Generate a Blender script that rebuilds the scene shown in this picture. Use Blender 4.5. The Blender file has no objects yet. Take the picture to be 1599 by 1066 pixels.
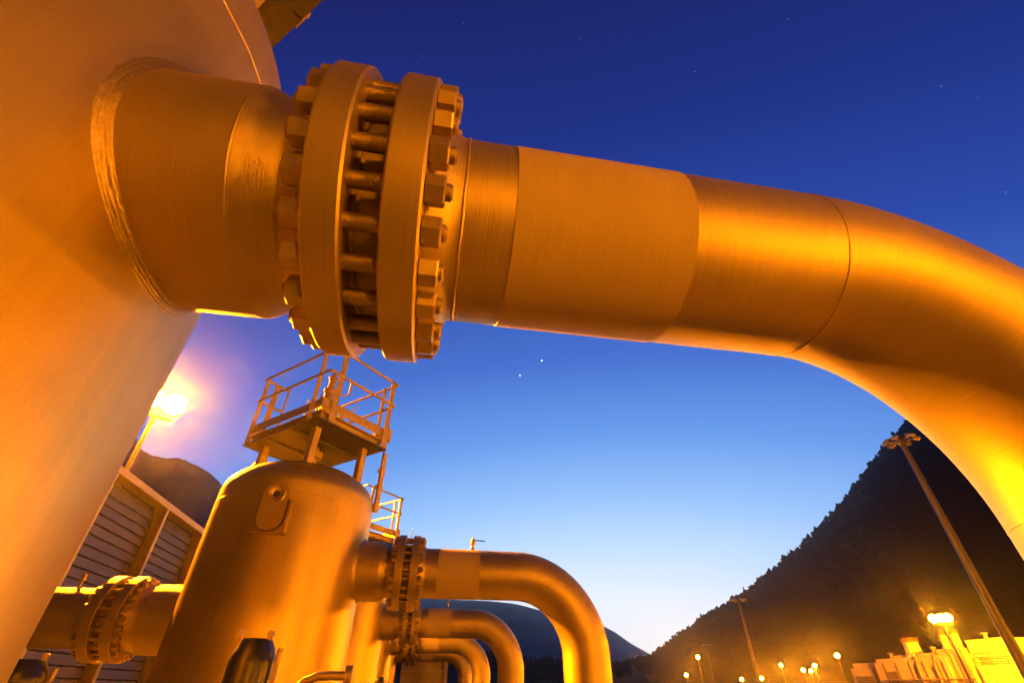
import bpy, bmesh, math, random
from mathutils import Vector, Matrix, noise
random.seed(7)
R_ = math.radians
PI = math.pi
scene = bpy.context.scene
COL = scene.collection

# ------------------------------------------------------------------ materials
def newmat(name):
    m = bpy.data.materials.new(name); m.use_nodes = True
    nt = m.node_tree
    b = nt.nodes.get('Principled BSDF')
    return m, nt, b

def N(nt, typ, **kw):
    n = nt.nodes.new(typ)
    for k, v in kw.items():
        if k in ('operation', 'blend_type', 'data_type', 'noise_dimensions', 'feature', 'noise_type', 'musgrave_type', 'wave_type', 'bands_direction', 'distance'):
            setattr(n, k, v)
        else:
            n.inputs[k].default_value = v
    return n

def ramp(nt, fac, stops):
    r = nt.nodes.new('ShaderNodeValToRGB')
    while len(r.color_ramp.elements) < len(stops):
        r.color_ramp.elements.new(0.5)
    for e, (p, c) in zip(r.color_ramp.elements, stops):
        e.position = p
        e.color = (c[0], c[1], c[2], 1) if len(c) == 3 else c
    nt.links.new(fac, r.inputs['Fac'])
    return r

def g(v): return (v, v, v)

def metal_paint(name, lo, hi, metallic, rough_lo, rough_hi, brush=None, scale=3.0, bump=.02, tint=(1, 1, 1), streak=0.0, grain=160):
    """weathered aluminium paint; brush = 'uv' gives fine streaks running round a pipe"""
    m, nt, b = newmat(name)
    tc = nt.nodes.new('ShaderNodeTexCoord')
    n1 = N(nt, 'ShaderNodeTexNoise', Scale=scale, Detail=6.0, Roughness=.6)
    nt.links.new(tc.outputs['Object'], n1.inputs['Vector'])
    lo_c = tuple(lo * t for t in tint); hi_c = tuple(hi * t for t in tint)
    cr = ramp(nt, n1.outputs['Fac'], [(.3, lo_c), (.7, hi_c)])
    col = cr.outputs['Color']
    fine = N(nt, 'ShaderNodeTexNoise', Scale=1.0, Detail=4.0, Roughness=.65)
    mp = nt.nodes.new('ShaderNodeMapping')
    if brush == 'uv':
        nt.links.new(tc.outputs['UV'], mp.inputs['Vector'])
        mp.inputs['Scale'].default_value = (230, 7, 1)
    elif brush == 'z':
        nt.links.new(tc.outputs['Object'], mp.inputs['Vector'])
        mp.inputs['Scale'].default_value = (6, 6, 120)
    else:
        nt.links.new(tc.outputs['Object'], mp.inputs['Vector'])
        mp.inputs['Scale'].default_value = (grain, grain, grain)
    nt.links.new(mp.outputs['Vector'], fine.inputs['Vector'])
    if streak:
        sp = nt.nodes.new('ShaderNodeMapping'); sp.inputs['Scale'].default_value = (13, 13, .3)
        nt.links.new(tc.outputs['Object'], sp.inputs['Vector'])
        sn = N(nt, 'ShaderNodeTexNoise', Scale=1.0, Detail=8.0, Roughness=.7)
        nt.links.new(sp.outputs['Vector'], sn.inputs['Vector'])
        sr = ramp(nt, sn.outputs['Fac'], [(.42, g(1 - streak)), (.6, g(1))])
        mx = N(nt, 'ShaderNodeMix', data_type='RGBA', blend_type='MULTIPLY'); mx.inputs[0].default_value = 1
        nt.links.new(col, mx.inputs[6]); nt.links.new(sr.outputs['Color'], mx.inputs[7])
        col = mx.outputs[2]
    dn = N(nt, 'ShaderNodeTexNoise', Scale=38.0, Detail=7.0, Roughness=.75)
    nt.links.new(tc.outputs['Object'], dn.inputs['Vector'])
    dr_ = ramp(nt, dn.outputs['Fac'], [(.33, g(.55)), (.40, g(1)), (.66, g(1)), (.72, g(1.12))])
    mx3 = N(nt, 'ShaderNodeMix', data_type='RGBA', blend_type='MULTIPLY'); mx3.inputs[0].default_value = .25
    nt.links.new(col, mx3.inputs[6]); nt.links.new(dr_.outputs['Color'], mx3.inputs[7]); col = mx3.outputs[2]
    br = ramp(nt, fine.outputs['Fac'], [(.3, g(.80)), (.7, g(1.12))])
    mx4 = N(nt, 'ShaderNodeMix', data_type='RGBA', blend_type='MULTIPLY'); mx4.inputs[0].default_value = .65 if brush == 'uv' else .35
    nt.links.new(col, mx4.inputs[6]); nt.links.new(br.outputs['Color'], mx4.inputs[7]); col = mx4.outputs[2]
    nt.links.new(col, b.inputs['Base Color'])
    mr = N(nt, 'ShaderNodeMapRange'); mr.inputs[3].default_value = rough_lo; mr.inputs[4].default_value = rough_hi
    mx2 = N(nt, 'ShaderNodeMath', operation='ADD'); 
    h1 = N(nt, 'ShaderNodeMath', operation='MULTIPLY'); h1.inputs[1].default_value = .5
    h2 = N(nt, 'ShaderNodeMath', operation='MULTIPLY'); h2.inputs[1].default_value = .5
    nt.links.new(fine.outputs['Fac'], h1.inputs[0]); nt.links.new(n1.outputs['Fac'], h2.inputs[0])
    nt.links.new(h1.outputs[0], mx2.inputs[0]); nt.links.new(h2.outputs[0], mx2.inputs[1])
    nt.links.new(mx2.outputs[0], mr.inputs[0])
    nt.links.new(mr.outputs[0], b.inputs['Roughness'])
    b.inputs['Metallic'].default_value = metallic
    if bump:
        bp = nt.nodes.new('ShaderNodeBump'); bp.inputs['Strength'].default_value = bump; bp.inputs['Distance'].default_value = .01
        nt.links.new(fine.outputs['Fac'], bp.inputs['Height'])
        nt.links.new(bp.outputs['Normal'], b.inputs['Normal'])
    return m

def plain(name, c, rough, metallic=0.0, var=.25, scale=8.0, bump=.0):
    m, nt, b = newmat(name)
    tc = nt.nodes.new('ShaderNodeTexCoord')
    n1 = N(nt, 'ShaderNodeTexNoise', Scale=scale, Detail=6.0, Roughness=.6)
    nt.links.new(tc.outputs['Object'], n1.inputs['Vector'])
    cr = ramp(nt, n1.outputs['Fac'], [(.3, tuple(x * (1 - var) for x in c)), (.7, tuple(min(1, x * (1 + var)) for x in c))])
    nt.links.new(cr.outputs['Color'], b.inputs['Base Color'])
    b.inputs['Roughness'].default_value = rough; b.inputs['Metallic'].default_value = metallic
    if bump:
        bp = nt.nodes.new('ShaderNodeBump'); bp.inputs['Strength'].default_value = bump; bp.inputs['Distance'].default_value = .02
        nt.links.new(n1.outputs['Fac'], bp.inputs['Height']); nt.links.new(bp.outputs['Normal'], b.inputs['Normal'])
    return m

def emis(name, c, s):
    m = bpy.data.materials.new(name); m.use_nodes = True
    nt = m.node_tree; nt.nodes.clear()
    e = nt.nodes.new('ShaderNodeEmission'); o = nt.nodes.new('ShaderNodeOutputMaterial')
    e.inputs['Color'].default_value = (*c, 1); e.inputs['Strength'].default_value = s
    nt.links.new(e.outputs[0], o.inputs['Surface'])
    return m

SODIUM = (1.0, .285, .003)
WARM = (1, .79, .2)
M = {}
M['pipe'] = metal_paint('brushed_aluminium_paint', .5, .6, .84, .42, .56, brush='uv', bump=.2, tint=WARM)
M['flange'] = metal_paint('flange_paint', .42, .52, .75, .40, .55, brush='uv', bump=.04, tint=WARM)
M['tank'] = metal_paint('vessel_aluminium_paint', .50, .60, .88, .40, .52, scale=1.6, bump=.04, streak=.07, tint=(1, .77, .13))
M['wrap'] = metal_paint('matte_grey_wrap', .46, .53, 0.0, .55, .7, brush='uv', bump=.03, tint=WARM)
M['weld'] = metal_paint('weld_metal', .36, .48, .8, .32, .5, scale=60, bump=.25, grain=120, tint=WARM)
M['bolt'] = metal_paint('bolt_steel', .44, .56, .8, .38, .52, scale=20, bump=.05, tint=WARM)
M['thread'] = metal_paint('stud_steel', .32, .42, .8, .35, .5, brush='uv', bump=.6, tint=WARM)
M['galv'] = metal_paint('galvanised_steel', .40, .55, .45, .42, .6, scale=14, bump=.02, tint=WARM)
M['galv_dark'] = metal_paint('galvanised_grating', .07, .11, .4, .5, .65, scale=20, bump=.1)
M['green'] = plain('dark_green_gloss_paint', (.016, .02, .011), .33, 0, .3, 5)
M['black'] = plain('black_rubber_and_hole_shade', (.02, .02, .02), .45)
M['gravel'] = plain('gravel', (.065, .06, .055), .9, 0, .5, 9, .6)
M['asphalt'] = plain('asphalt', (.055, .053, .05), .85, 0, .35, 14, .3)
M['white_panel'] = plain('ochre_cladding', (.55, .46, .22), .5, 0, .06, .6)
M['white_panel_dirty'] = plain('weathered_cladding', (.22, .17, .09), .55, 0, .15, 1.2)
M['rust'] = plain('rusty_stack_cap', (.16, .07, .035), .7, .2, .4, 5)
M['pole'] = plain('grey_pole_paint', (.085, .08, .07), .45, .35, .12, 3)
M['housing'] = plain('lamp_housing', (.22, .22, .21), .5, .4, .1, 5)
M['glass_off'] = plain('unlit_lamp_glass', (.25, .25, .25), .15, 0, .05, 5)
M['lens_left'] = emis('sodium_lamp_glow', SODIUM, 16000.0)
M['lens_right'] = emis('bright_sodium_lamp_glow', SODIUM, 3600.0)
M['added_wall_lens'] = emis('added_wall_lamp_glow', SODIUM, 52000.0)
M['unseen_back_lens'] = emis('unseen_back_lamp_glow', SODIUM, 480.0)
M['unseen_side_lens'] = emis('unseen_side_lamp_glow', SODIUM, 1300.0)
M['lens_small'] = emis('sodium_lamp_glow_small', SODIUM, 5000.0)
M['star'] = emis('starlight', (.75, .9, 1.0), 4.0)
M['star_dim'] = emis('faint_starlight', (.5, .6, 1.0), .55)

def mountain_mat(name, c1, c2, scale):
    m, nt, b = newmat(name)
    tc = nt.nodes.new('ShaderNodeTexCoord')
    n1 = N(nt, 'ShaderNodeTexNoise', Scale=scale, Detail=10.0, Roughness=.65)
    nt.links.new(tc.outputs['Object'], n1.inputs['Vector'])
    cr = ramp(nt, n1.outputs['Fac'], [(.35, c1), (.65, c2)])
    nt.links.new(cr.outputs['Color'], b.inputs['Base Color'])
    b.inputs['Roughness'].default_value = .95
    b.inputs['Specular IOR Level'].default_value = .1
    return m
M['rock'] = mountain_mat('haze_blue_rock_slope', (.09, .115, .18), (.15, .18, .26), .004)  # blue of distance haze mixed into the rock colour
M['wooded'] = mountain_mat('wooded_slope', (.012, .012, .010), (.016, .016, .013), .02)
M['halo_brown'] = mountain_mat('halo_brown_slope', (.07, .045, .028), (.15, .10, .06), .01)  # brown of the lamp halo mixed into the slope colour
def foliage_normals(m):
    # leaf clumps catch light as a crown does, not as single facets
    nt = m.node_tree; b = nt.nodes['Principled BSDF']
    ge = nt.nodes.new('ShaderNodeNewGeometry')
    a = N(nt, 'ShaderNodeVectorMath', operation='MULTIPLY_ADD'); a.inputs[1].default_value = (.12, .12, .12); a.inputs[2].default_value = (-.35, -.35, .8)
    nn = N(nt, 'ShaderNodeVectorMath', operation='NORMALIZE')
    nt.links.new(ge.outputs['Normal'], a.inputs[0]); nt.links.new(a.outputs['Vector'], nn.inputs[0]); nt.links.new(nn.outputs['Vector'], b.inputs['Normal'])
M['forest'] = mountain_mat('conifer_foliage', (.011, .012, .009), (.015, .017, .013), .5)

foliage_normals(M['forest'])
# ------------------------------------------------------------------ mesh helpers
def link(name, bm, mat, parent=None, smooth=True, angle=35, loc=None):
    me = bpy.data.meshes.new(name)
    bmesh.ops.recalc_face_normals(bm, faces=bm.faces)
    bm.to_mesh(me); bm.free()
    if isinstance(mat, (list, tuple)):
        for q in mat: me.materials.append(q)
    else:
        me.materials.append(mat)
    if smooth:
        for p in me.polygons: p.use_smooth = True
        me.set_sharp_from_angle(angle=R_(angle))
    o = bpy.data.objects.new(name, me); COL.objects.link(o)
    if parent: o.parent = parent
    if loc: o.location = loc
    return o

def empty(name, loc, rz=0, label=None, cat=None, group=None):
    o = bpy.data.objects.new(name, None); COL.objects.link(o)
    o.empty_display_size = .2
    o.location = loc; o.rotation_euler = (0, 0, rz)
    tag(o, label, cat, group)
    return o

def tag(o, label=None, cat=None, group=None, kind=None):
    if label: o['label'] = label
    if cat: o['category'] = cat
    if group: o['group'] = group
    if kind: o['kind'] = kind
    return o

def copy_tree(o, parent=None):
    c = o.copy(); COL.objects.link(c); c.parent = parent
    for ch in list(o.children): copy_tree(ch, c)
    return c

AX = {'X': (Vector((1, 0, 0)), Vector((0, 1, 0)), Vector((0, 0, 1))),
      'Y': (Vector((0, 1, 0)), Vector((0, 0, 1)), Vector((1, 0, 0))),
      'Z': (Vector((0, 0, 1)), Vector((1, 0, 0)), Vector((0, 1, 0)))}

def lathe(bm, profile, origin, axis='X', seg=96, start=0.0):
    """revolve [(t, r), ...] about an axis; u = length along the profile, v = turn"""
    a, e1, e2 = AX[axis]
    uvl = bm.loops.layers.uv.verify()
    o = Vector(origin); rings = []; us = [0]
    for i in range(1, len(profile)):
        us.append(us[-1] + math.hypot(profile[i][0] - profile[i-1][0], profile[i][1] - profile[i-1][1]))
    for t, r in profile:
        if r < 1e-6:
            rings.append([bm.verts.new(o + a * t)])
        else:
            rings.append([bm.verts.new(o + a * t + (e1 * math.cos(start + 2*PI*k/seg) + e2 * math.sin(start + 2*PI*k/seg)) * r) for k in range(seg)])
    for i in range(len(rings) - 1):
        A, B = rings[i], rings[i+1]
        for k in range(seg):
            k2 = (k + 1) % seg
            if len(A) == 1 and len(B) == 1: continue
            if len(A) == 1: vs, uv = [A[0], B[k], B[k2]], [(us[i], (k+.5)/seg), (us[i+1], k/seg), (us[i+1], (k+1)/seg)]
            elif len(B) == 1: vs, uv = [A[k], B[0], A[k2]], [(us[i], k/seg), (us[i+1], (k+.5)/seg), (us[i], (k+1)/seg)]
            else: vs, uv = [A[k], B[k], B[k2], A[k2]], [(us[i], k/seg), (us[i+1], k/seg), (us[i+1], (k+1)/seg), (us[i], (k+1)/seg)]
            f = bm.faces.new(vs)
            for l, q in zip(f.loops, uv): l[uvl].uv = q
    return bm

def sweep(bm, pts, rad, seg=16, caps=True, first_normal=None, closed=False):
    """tube along a polyline with parallel transported frames"""
    uvl = bm.loops.layers.uv.verify()
    pts = [Vector(p) for p in pts]; n = len(pts)
    rads = rad if isinstance(rad, (list, tuple)) else [rad] * n
    tang = []
    for i in range(n):
        if closed: t = pts[(i+1) % n] - pts[i-1]
        else: t = pts[min(i+1, n-1)] - pts[max(i-1, 0)]
        tang.append(t.normalized())
    nv = Vector(first_normal) if first_normal else tang[0].orthogonal()
    nv = (nv - tang[0] * nv.dot(tang[0])).normalized()
    rings = []; us = [0]
    for i in range(n):
        if i: 
            us.append(us[-1] + (pts[i] - pts[i-1]).length)
            nv = (nv - tang[i] * nv.dot(tang[i])).normalized()
        bn = tang[i].cross(nv)
        rings.append([bm.verts.new(pts[i] + (nv * math.cos(2*PI*k/seg) + bn * math.sin(2*PI*k/seg)) * rads[i]) for k in range(seg)])
    m = n if closed else n - 1
    for i in range(m):
        A, B = rings[i], rings[(i+1) % n]
        ub = us[i+1] if i + 1 < n else us[-1] + .02
        for k in range(seg):
            k2 = (k+1) % seg
            f = bm.faces.new([A[k], B[k], B[k2], A[k2]])
            for l, q in zip(f.loops, [(us[i], k/seg), (ub, k/seg), (ub, (k+1)/seg), (us[i], (k+1)/seg)]): l[uvl].uv = q
    if caps and not closed:
        bm.faces.new(rings[0][::-1]); bm.faces.new(rings[-1])
    return bm

def box(bm, c, size, rz=0.0, bevel=0.0, mat=None, rot=None):
    sx, sy, sz = size[0]/2, size[1]/2, size[2]/2
    tmp = bmesh.new()
    bmesh.ops.create_cube(tmp, size=1.0)
    for v in tmp.verts: v.co = Vector((v.co.x * size[0], v.co.y * size[1], v.co.z * size[2]))
    if bevel:
        bmesh.ops.bevel(tmp, geom=list(tmp.edges), offset=bevel, segments=2, affect='EDGES')
    m = Matrix.Translation(Vector(c)) @ (rot if rot is not None else Matrix.Rotation(rz, 4, 'Z'))
    mp = {}
    for v in tmp.verts: mp[v] = bm.verts.new(m @ v.co)
    for f in tmp.faces: bm.faces.new([mp[v] for v in f.verts])
    tmp.free()
    return bm

def bar(bm, a, b, w, h=None, bevel=0.0):
    """rectangular bar from a to b (w horizontal, h the other way)"""
    a, b = Vector(a), Vector(b); d = b - a
    z = d.normalized()
    up = Vector((0, 0, 1)) if abs(z.z) < .95 else Vector((1, 0, 0))
    x = up.cross(z).normalized(); y = z.cross(x)
    rot = Matrix((x, y, z)).transposed().to_4x4()
    return box(bm, (a + b) / 2, (w, h or w, d.length), rot=rot, bevel=bevel)

def cyl(bm, a, b, r, seg=16, r2=None):
    return sweep(bm, [a, b], [r, r if r2 is None else r2], seg)

def NB(): return bmesh.new()

# ------------------------------------------------------------------ the separator units (metres; the row runs along +Y, outlets towards +X)
CZ = 1.5                        # eye height
XT, Y0, S = -2.285, 1.324, 7.3245
HP = 1.558 + CZ                 # outlet pipe axis
RP = .375; XW = 1.536; RE = 1.149; XV = XW + RE
RT = 1.25
ZSEAM = 2.375 + CZ; ZKN = 2.56 + CZ; DOME = .63
RN = .446
ZI = .824 + CZ                  # inlet axis

def flange_profile(x0, x1, r, ri, ch=.008):
    return [(x0, ri), (x0, r - ch), (x0 + ch, r), (x1 - ch, r), (x1, r - ch), (x1, ri)]

def bead_ring(bm, x, r, w, h, Yc, Zc, axis='X', seg=220, amp=.25):
    """a weld bead running round a pipe"""
    a, e1, e2 = AX[axis]
    o = Vector((0, Yc, Zc)) if axis == 'X' else Vector((Yc, Zc, 0))
    rings = []
    m = 7
    for k in range(seg):
        t = 2*PI*k/seg
        d = e1*math.cos(t) + e2*math.sin(t)
        j = 1 + amp*(noise.noise(Vector((k*.37, x*9, r*5))) + .5*math.sin(k*1.9))
        wob = .25*w*noise.noise(Vector((k*.11, 3.3, r)))
        rings.append([bm.verts.new(o + a*(x + wob + w*(q/(m-1)-.5)) + d*(r + h*j*math.sin(PI*q/(m-1)) - .002)) for q in range(m)])
    for k in range(seg):
        A, B = rings[k], rings[(k+1) % seg]
        for q in range(m-1): bm.faces.new([A[q], A[q+1], B[q+1], B[q]])
    return bm

def saddle_weld(bm, rn, side=1, zc=0.0, seg=320, m=26, leg=.034):
    """broad multi-pass weld where a nozzle of radius rn meets the shell (vessel axis at origin)"""
    rings = []
    for k in range(seg):
        t = 2*PI*k/seg
        dy, dz = math.cos(t), math.sin(t)
        row = []
        for q in range(m):
            s = q/(m-1)
            rr = rn + leg*s**1.0
            xs = math.sqrt(RT*RT - (rr*dy)**2)
            # concave-to-flat fillet from the nozzle (s=0) to the shell (s=1)
            lift = leg*1.05*(1-s)**1.35
            passes = abs(math.sin(s*PI*4.5))
            nz = noise.noise(Vector((k*.09, s*5, 1.7))) + .6*noise.noise(Vector((k*.5, s*9, 4.1)))
            bump = .0016*passes*(.7 + .6*noise.noise(Vector((k*.13, s*4.5, 2.2)))) + .0012*nz + .0017*noise.noise(Vector((k*.6, s*14, 9.9)))
            env = min(1, s*8)*min(1, (1-s)*8)
            x = xs + lift + bump*env
            rr2 = rr + bump*env*.6
            row.append(bm.verts.new((side*x, rr2*dy, zc + rr2*dz)))
        rings.append(row)
    for k in range(seg):
        A, B = rings[k], rings[(k+1) % seg]
        for q in range(m-1): bm.faces.new([A[q], A[q+1], B[q+1], B[q]])
    return bm

def hexnut(bm, x0, x1, c, rot, af=.112):
    """chamfered hexagon nut along X"""
    r = af/2/math.cos(PI/6)
    prof = [(x0, r*.9), (x0 + .004, r), (x1 - .006, r), (x1, r*.9)]
    rings = []
    for x, rr in prof:
        rings.append([bm.verts.new((x, c[0] + rr*math.cos(rot + k*PI/3), c[1] + rr*math.sin(rot + k*PI/3))) for k in range(6)])
    for i in range(3):
        for k in range(6):
            bm.faces.new([rings[i][k], rings[i+1][k], rings[i+1][(k+1) % 6], rings[i][(k+1) % 6]])
    bm.faces.new(rings[0][::-1]); bm.faces.new(rings[-1])
    return bm

NBOLT, RB, A0 = 24, .497, R_(5.5)
def make_vessel():
    root = empty('separator_vessel', (XT, Y0, 0))
    # shell with skirt and domed head
    prof = [(0, RT), (ZSEAM - .012, RT), (ZSEAM, RT - .004), (ZSEAM + .012, RT), (ZKN, RT)]
    bm = NB(); lathe(bm, [(0, RT + .0), (.02, RT), (1.2, RT), (ZSEAM - .5, RT), (ZSEAM, RT)], (0, 0, 0), 'Z', 192)
    sh = link('shell', bm, M['tank'], root)
    bm = NB(); hp = [(ZSEAM, RT - .004), (ZSEAM + .02, RT - .004), (ZKN, RT - .006)]
    for i in range(1, 33):
        t = PI/2*i/32; hp.append((ZKN + DOME*math.sin(t), (RT - .006)*math.cos(t) if i < 32 else 0))
    lathe(bm, hp, (0, 0, 0), 'Z', 192)
    hd = link('domed_head', bm, M['tank'], root, angle=60)
    bm = NB(); bead_ring(bm, ZSEAM, RT, .022, .005, 0, 0, 'Z', 420)
    link('weld_seam', bm, M['tank'], sh, angle=80)
    # outlet nozzle, reducer, flange
    X = lambda x: x - XT
    bm = NB(); lathe(bm, [(X(-1.25), RN), (X(-.745), RN)], (0, 0, HP), 'X', 144)
    nz = link('outlet_nozzle', bm, M['pipe'], root)
    bm = NB(); saddle_weld(bm, RN - .004, 1, HP); link('saddle_weld', bm, M['weld'], nz, angle=70)
    bm = NB(); rp = [(X(-.745), RN - .001), (X(-.735), RN - .002)]
    rp += [(X(-.70), .430), (X(-.66), .410), (X(-.63), .394), (X(-.612), .390), (X(-.608), .386), (X(-.57), .386), (X(-.55), .394), (X(-.545), .40), (X(-.52), .402), (X(-.482), .430)]
    lathe(bm, rp, (0, 0, HP), 'X', 144); link('reducer', bm, M['pipe'], root, angle=28)
    bm = NB(); bead_ring(bm, X(-.742), RN, .010, .0025, 0, HP); link('weld_bead', bm, M['pipe'], nz, angle=80)
    bm = NB(); bead_ring(bm, X(-.610), .387, .012, .005, 0, HP); link('weld_bead', bm, M['pipe'], nz, angle=80)
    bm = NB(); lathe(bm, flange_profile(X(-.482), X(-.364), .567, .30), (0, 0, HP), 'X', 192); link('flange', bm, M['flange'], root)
    bm = NB(); lathe(bm, [(X(-.366), .30), (X(-.366), .418), (X(-.350), .418), (X(-.350), .40), (X(-.335), .40), (X(-.335), .412), (X(-.246), .412)], (0, 0, HP), 'X', 144)
    link('gasket_ring', bm, M['flange'], root)
    # inlet nozzle on the far side, lower down
    bm = NB(); lathe(bm, [(X(-3.55), RP), (X(-3.2), RP)], (0, 0, ZI), 'X', 96)
    lathe(bm, [(X(-4.10), .47), (X(-4.02), .42), (X(-3.90), .40), (X(-3.88), RN), (X(-3.2), RN)], (0, 0, ZI), 'X', 96)
    link('inlet_nozzle', bm, M['pipe'], root)
    bm = NB(); lathe(bm, flange_profile(X(-4.24), X(-4.10), .545, .30), (0, 0, ZI), 'X', 120); link('flange', bm, M['flange'], root)
    # lifting trunnion plate on the side facing down the row
    bm = NB()
    def stadium(y0, y1, w, z0, z1, seg=20):
        pts = [(w*math.cos(PI*k/seg), z1 + w*math.sin(PI*k/seg)) for k in range(seg+1)] + [(-w*math.cos(PI*k/seg), z0 - w*math.sin(PI*k/seg)) for k in range(seg+1)]
        A = [bm.verts.new((x, y0, z)) for x, z in pts]; B = [bm.verts.new((x, y1, z)) for x, z in pts]
        bm.faces.new(A); bm.faces.new(B[::-1])
        n = len(A)
        for k in range(n): bm.faces.new([A[k], B[k], B[(k+1) % n], A[(k+1) % n]])
    zl = 2.0 + CZ
    stadium(-1.15, -1.34, .18, zl - .02, zl + .30)
    link('lifting_lug', bm, M['tank'], root)
    lug = root.children[-1]
    bm = NB(); lathe(bm, [(0, .045), (.015, .05), (.03, .075), (.03, .12), (.02, .132), (-.02, .132)], (0, 0, 0), 'Y', 40)
    for v in bm.verts: v.co = Vector((v.co.x, -1.338 - v.co.y, v.co.z + zl + .31))
    le = link('lug_eye', bm, M['tank'], lug)
    bm = NB(); cyl(bm, (0, -1.33, zl + .31), (0, -1.345, zl + .31), .05, 20); link('eye_hole_shade', bm, M['black'], lug)  # black disc standing in for the dark inside the lug's eye
    bm = NB(); box(bm, (.235, -1.27, zl + .03), (.022, .16, .50), bevel=.004); box(bm, (.02, -1.265, zl - .235), (.50, .12, .02), bevel=.003)
    link('stiffener', bm, M['tank'], root)
    return root

def stud_set(parent, xa, xb, YZ, rb, n, r=.029, af=.090, reach=.13, parts=True):
    """stud bolts across a flange pair whose outer faces are xa < xb"""
    for k in range(n):
        a = A0 + 2*PI*k/n
        c = (YZ[0] + rb*math.cos(a), YZ[1] + rb*math.sin(a))
        e0, e1 = random.uniform(.0, .012), random.uniform(-.006, .01)
        bm = NB()
        lathe(bm, [(xa - .074 - e0, 0), (xa - .074 - e0, r*.8), (xa - .074 - e0 + .008, r), (xb + reach + e1 - .008, r), (xb + reach + e1, r*.8), (xb + reach + e1, 0)], (0, c[0], c[1]), 'X', 20)
        if not parts:
            hexnut(bm, xa - .066, xa + .0, c, a, af); hexnut(bm, xb, xb + .066, c, a, af)
        st = link('stud_bolt', bm, M['thread'], parent)
        if parts:
            for x0, x1 in ((xa - .066, xa - .001), (xb + .001, xb + .066)):
                bm = NB(); hexnut(bm, x0, x1, c, random.uniform(0, PI/3), af); link('nut', bm, M['bolt'], st, smooth=False)

def make_pipe(bolt_parts=True, XW=XW, RE=RE):
    XV = XW + RE
    root = empty('outlet_pipe', (0, Y0, 0))
    bm = NB(); lathe(bm, flange_profile(-.247, -.124, .567, .30), (0, 0, HP), 'X', 192); link('flange', bm, M['flange'], root)
    bm = NB(); lathe(bm, [(-.124, .440), (-.10, .432), (-.045, .392), (-.02, .378), (0, .376)], (0, 0, HP), 'X', 144); link('flange_hub', bm, M['pipe'], root, angle=50)
    bm = NB(); bead_ring(bm, .002, .376, .016, .006, 0, HP); link('weld_bead', bm, M['pipe'], root, angle=80)
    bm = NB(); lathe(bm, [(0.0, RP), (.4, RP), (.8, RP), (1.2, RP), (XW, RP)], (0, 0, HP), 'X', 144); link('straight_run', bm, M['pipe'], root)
    bm = NB(); lathe(bm, [(.188, RP), (.189, RP + .0035), (.878, RP + .0035), (.880, RP)], (0, 0, HP), 'X', 144); link('pipe_wrap', bm, M['wrap'], root)['label'] = 'matte grey band round the pipe'
    bm = NB(); bead_ring(bm, XW, RP, .017, .005, 0, HP); link('weld_bead', bm, M['pipe'], root, angle=80)
    pts = [(XW + RE*math.sin(PI/2*k/40), 0, HP - RE + RE*math.cos(PI/2*k/40)) for k in range(41)]
    bm = NB(); sweep(bm, pts, RP + .0008, 144, caps=False, first_normal=(0, 0, 1)); link('elbow', bm, M['pipe'], root)
    bm = NB(); bead_ring(bm, HP - RE, RP, .016, .004, XV, 0, 'Z'); link('weld_bead', bm, M['pipe'], root, angle=80)
    bm = NB(); lathe(bm, [(0, RP), (HP - RE, RP)], (XV, 0, 0), 'Z', 144); link('riser', bm, M['pipe'], root)
    # small vent valve with a lever on top of the wrap
    bm = NB(); cyl(bm, (.775, 0, HP + RP - .01), (.775, 0, HP + RP + .10), .022, 14); cyl(bm, (.775, 0, HP + RP + .02), (.775, 0, HP + RP + .045), .036, 6)
    lathe(bm, [(0, 0), (0, .03), (.02, .042), (.07, .042), (.09, .03), (.10, .018), (.13, .014), (.13, 0)], (.775, 0, HP + RP + .09), 'Z', 16)
    vv = link('vent_valve', bm, M['bolt'], root)
    bm = NB(); bar(bm, (.78, 0, HP + RP + .175), (.99, 0, HP + RP + .165), .03, .012); link('lever', bm, M['black'], vv)
    # thin gauge needle standing on the flange
    bm = NB(); cyl(bm, (-.30, 0, HP + .54), (-.30, 0, HP + .70), .006, 6); link('vent_stem', bm, M['bolt'], root)
    stud_set(root, -.482, -.124, (0, HP), RB, NBOLT, reach=.084, parts=bolt_parts)
    return root

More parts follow.
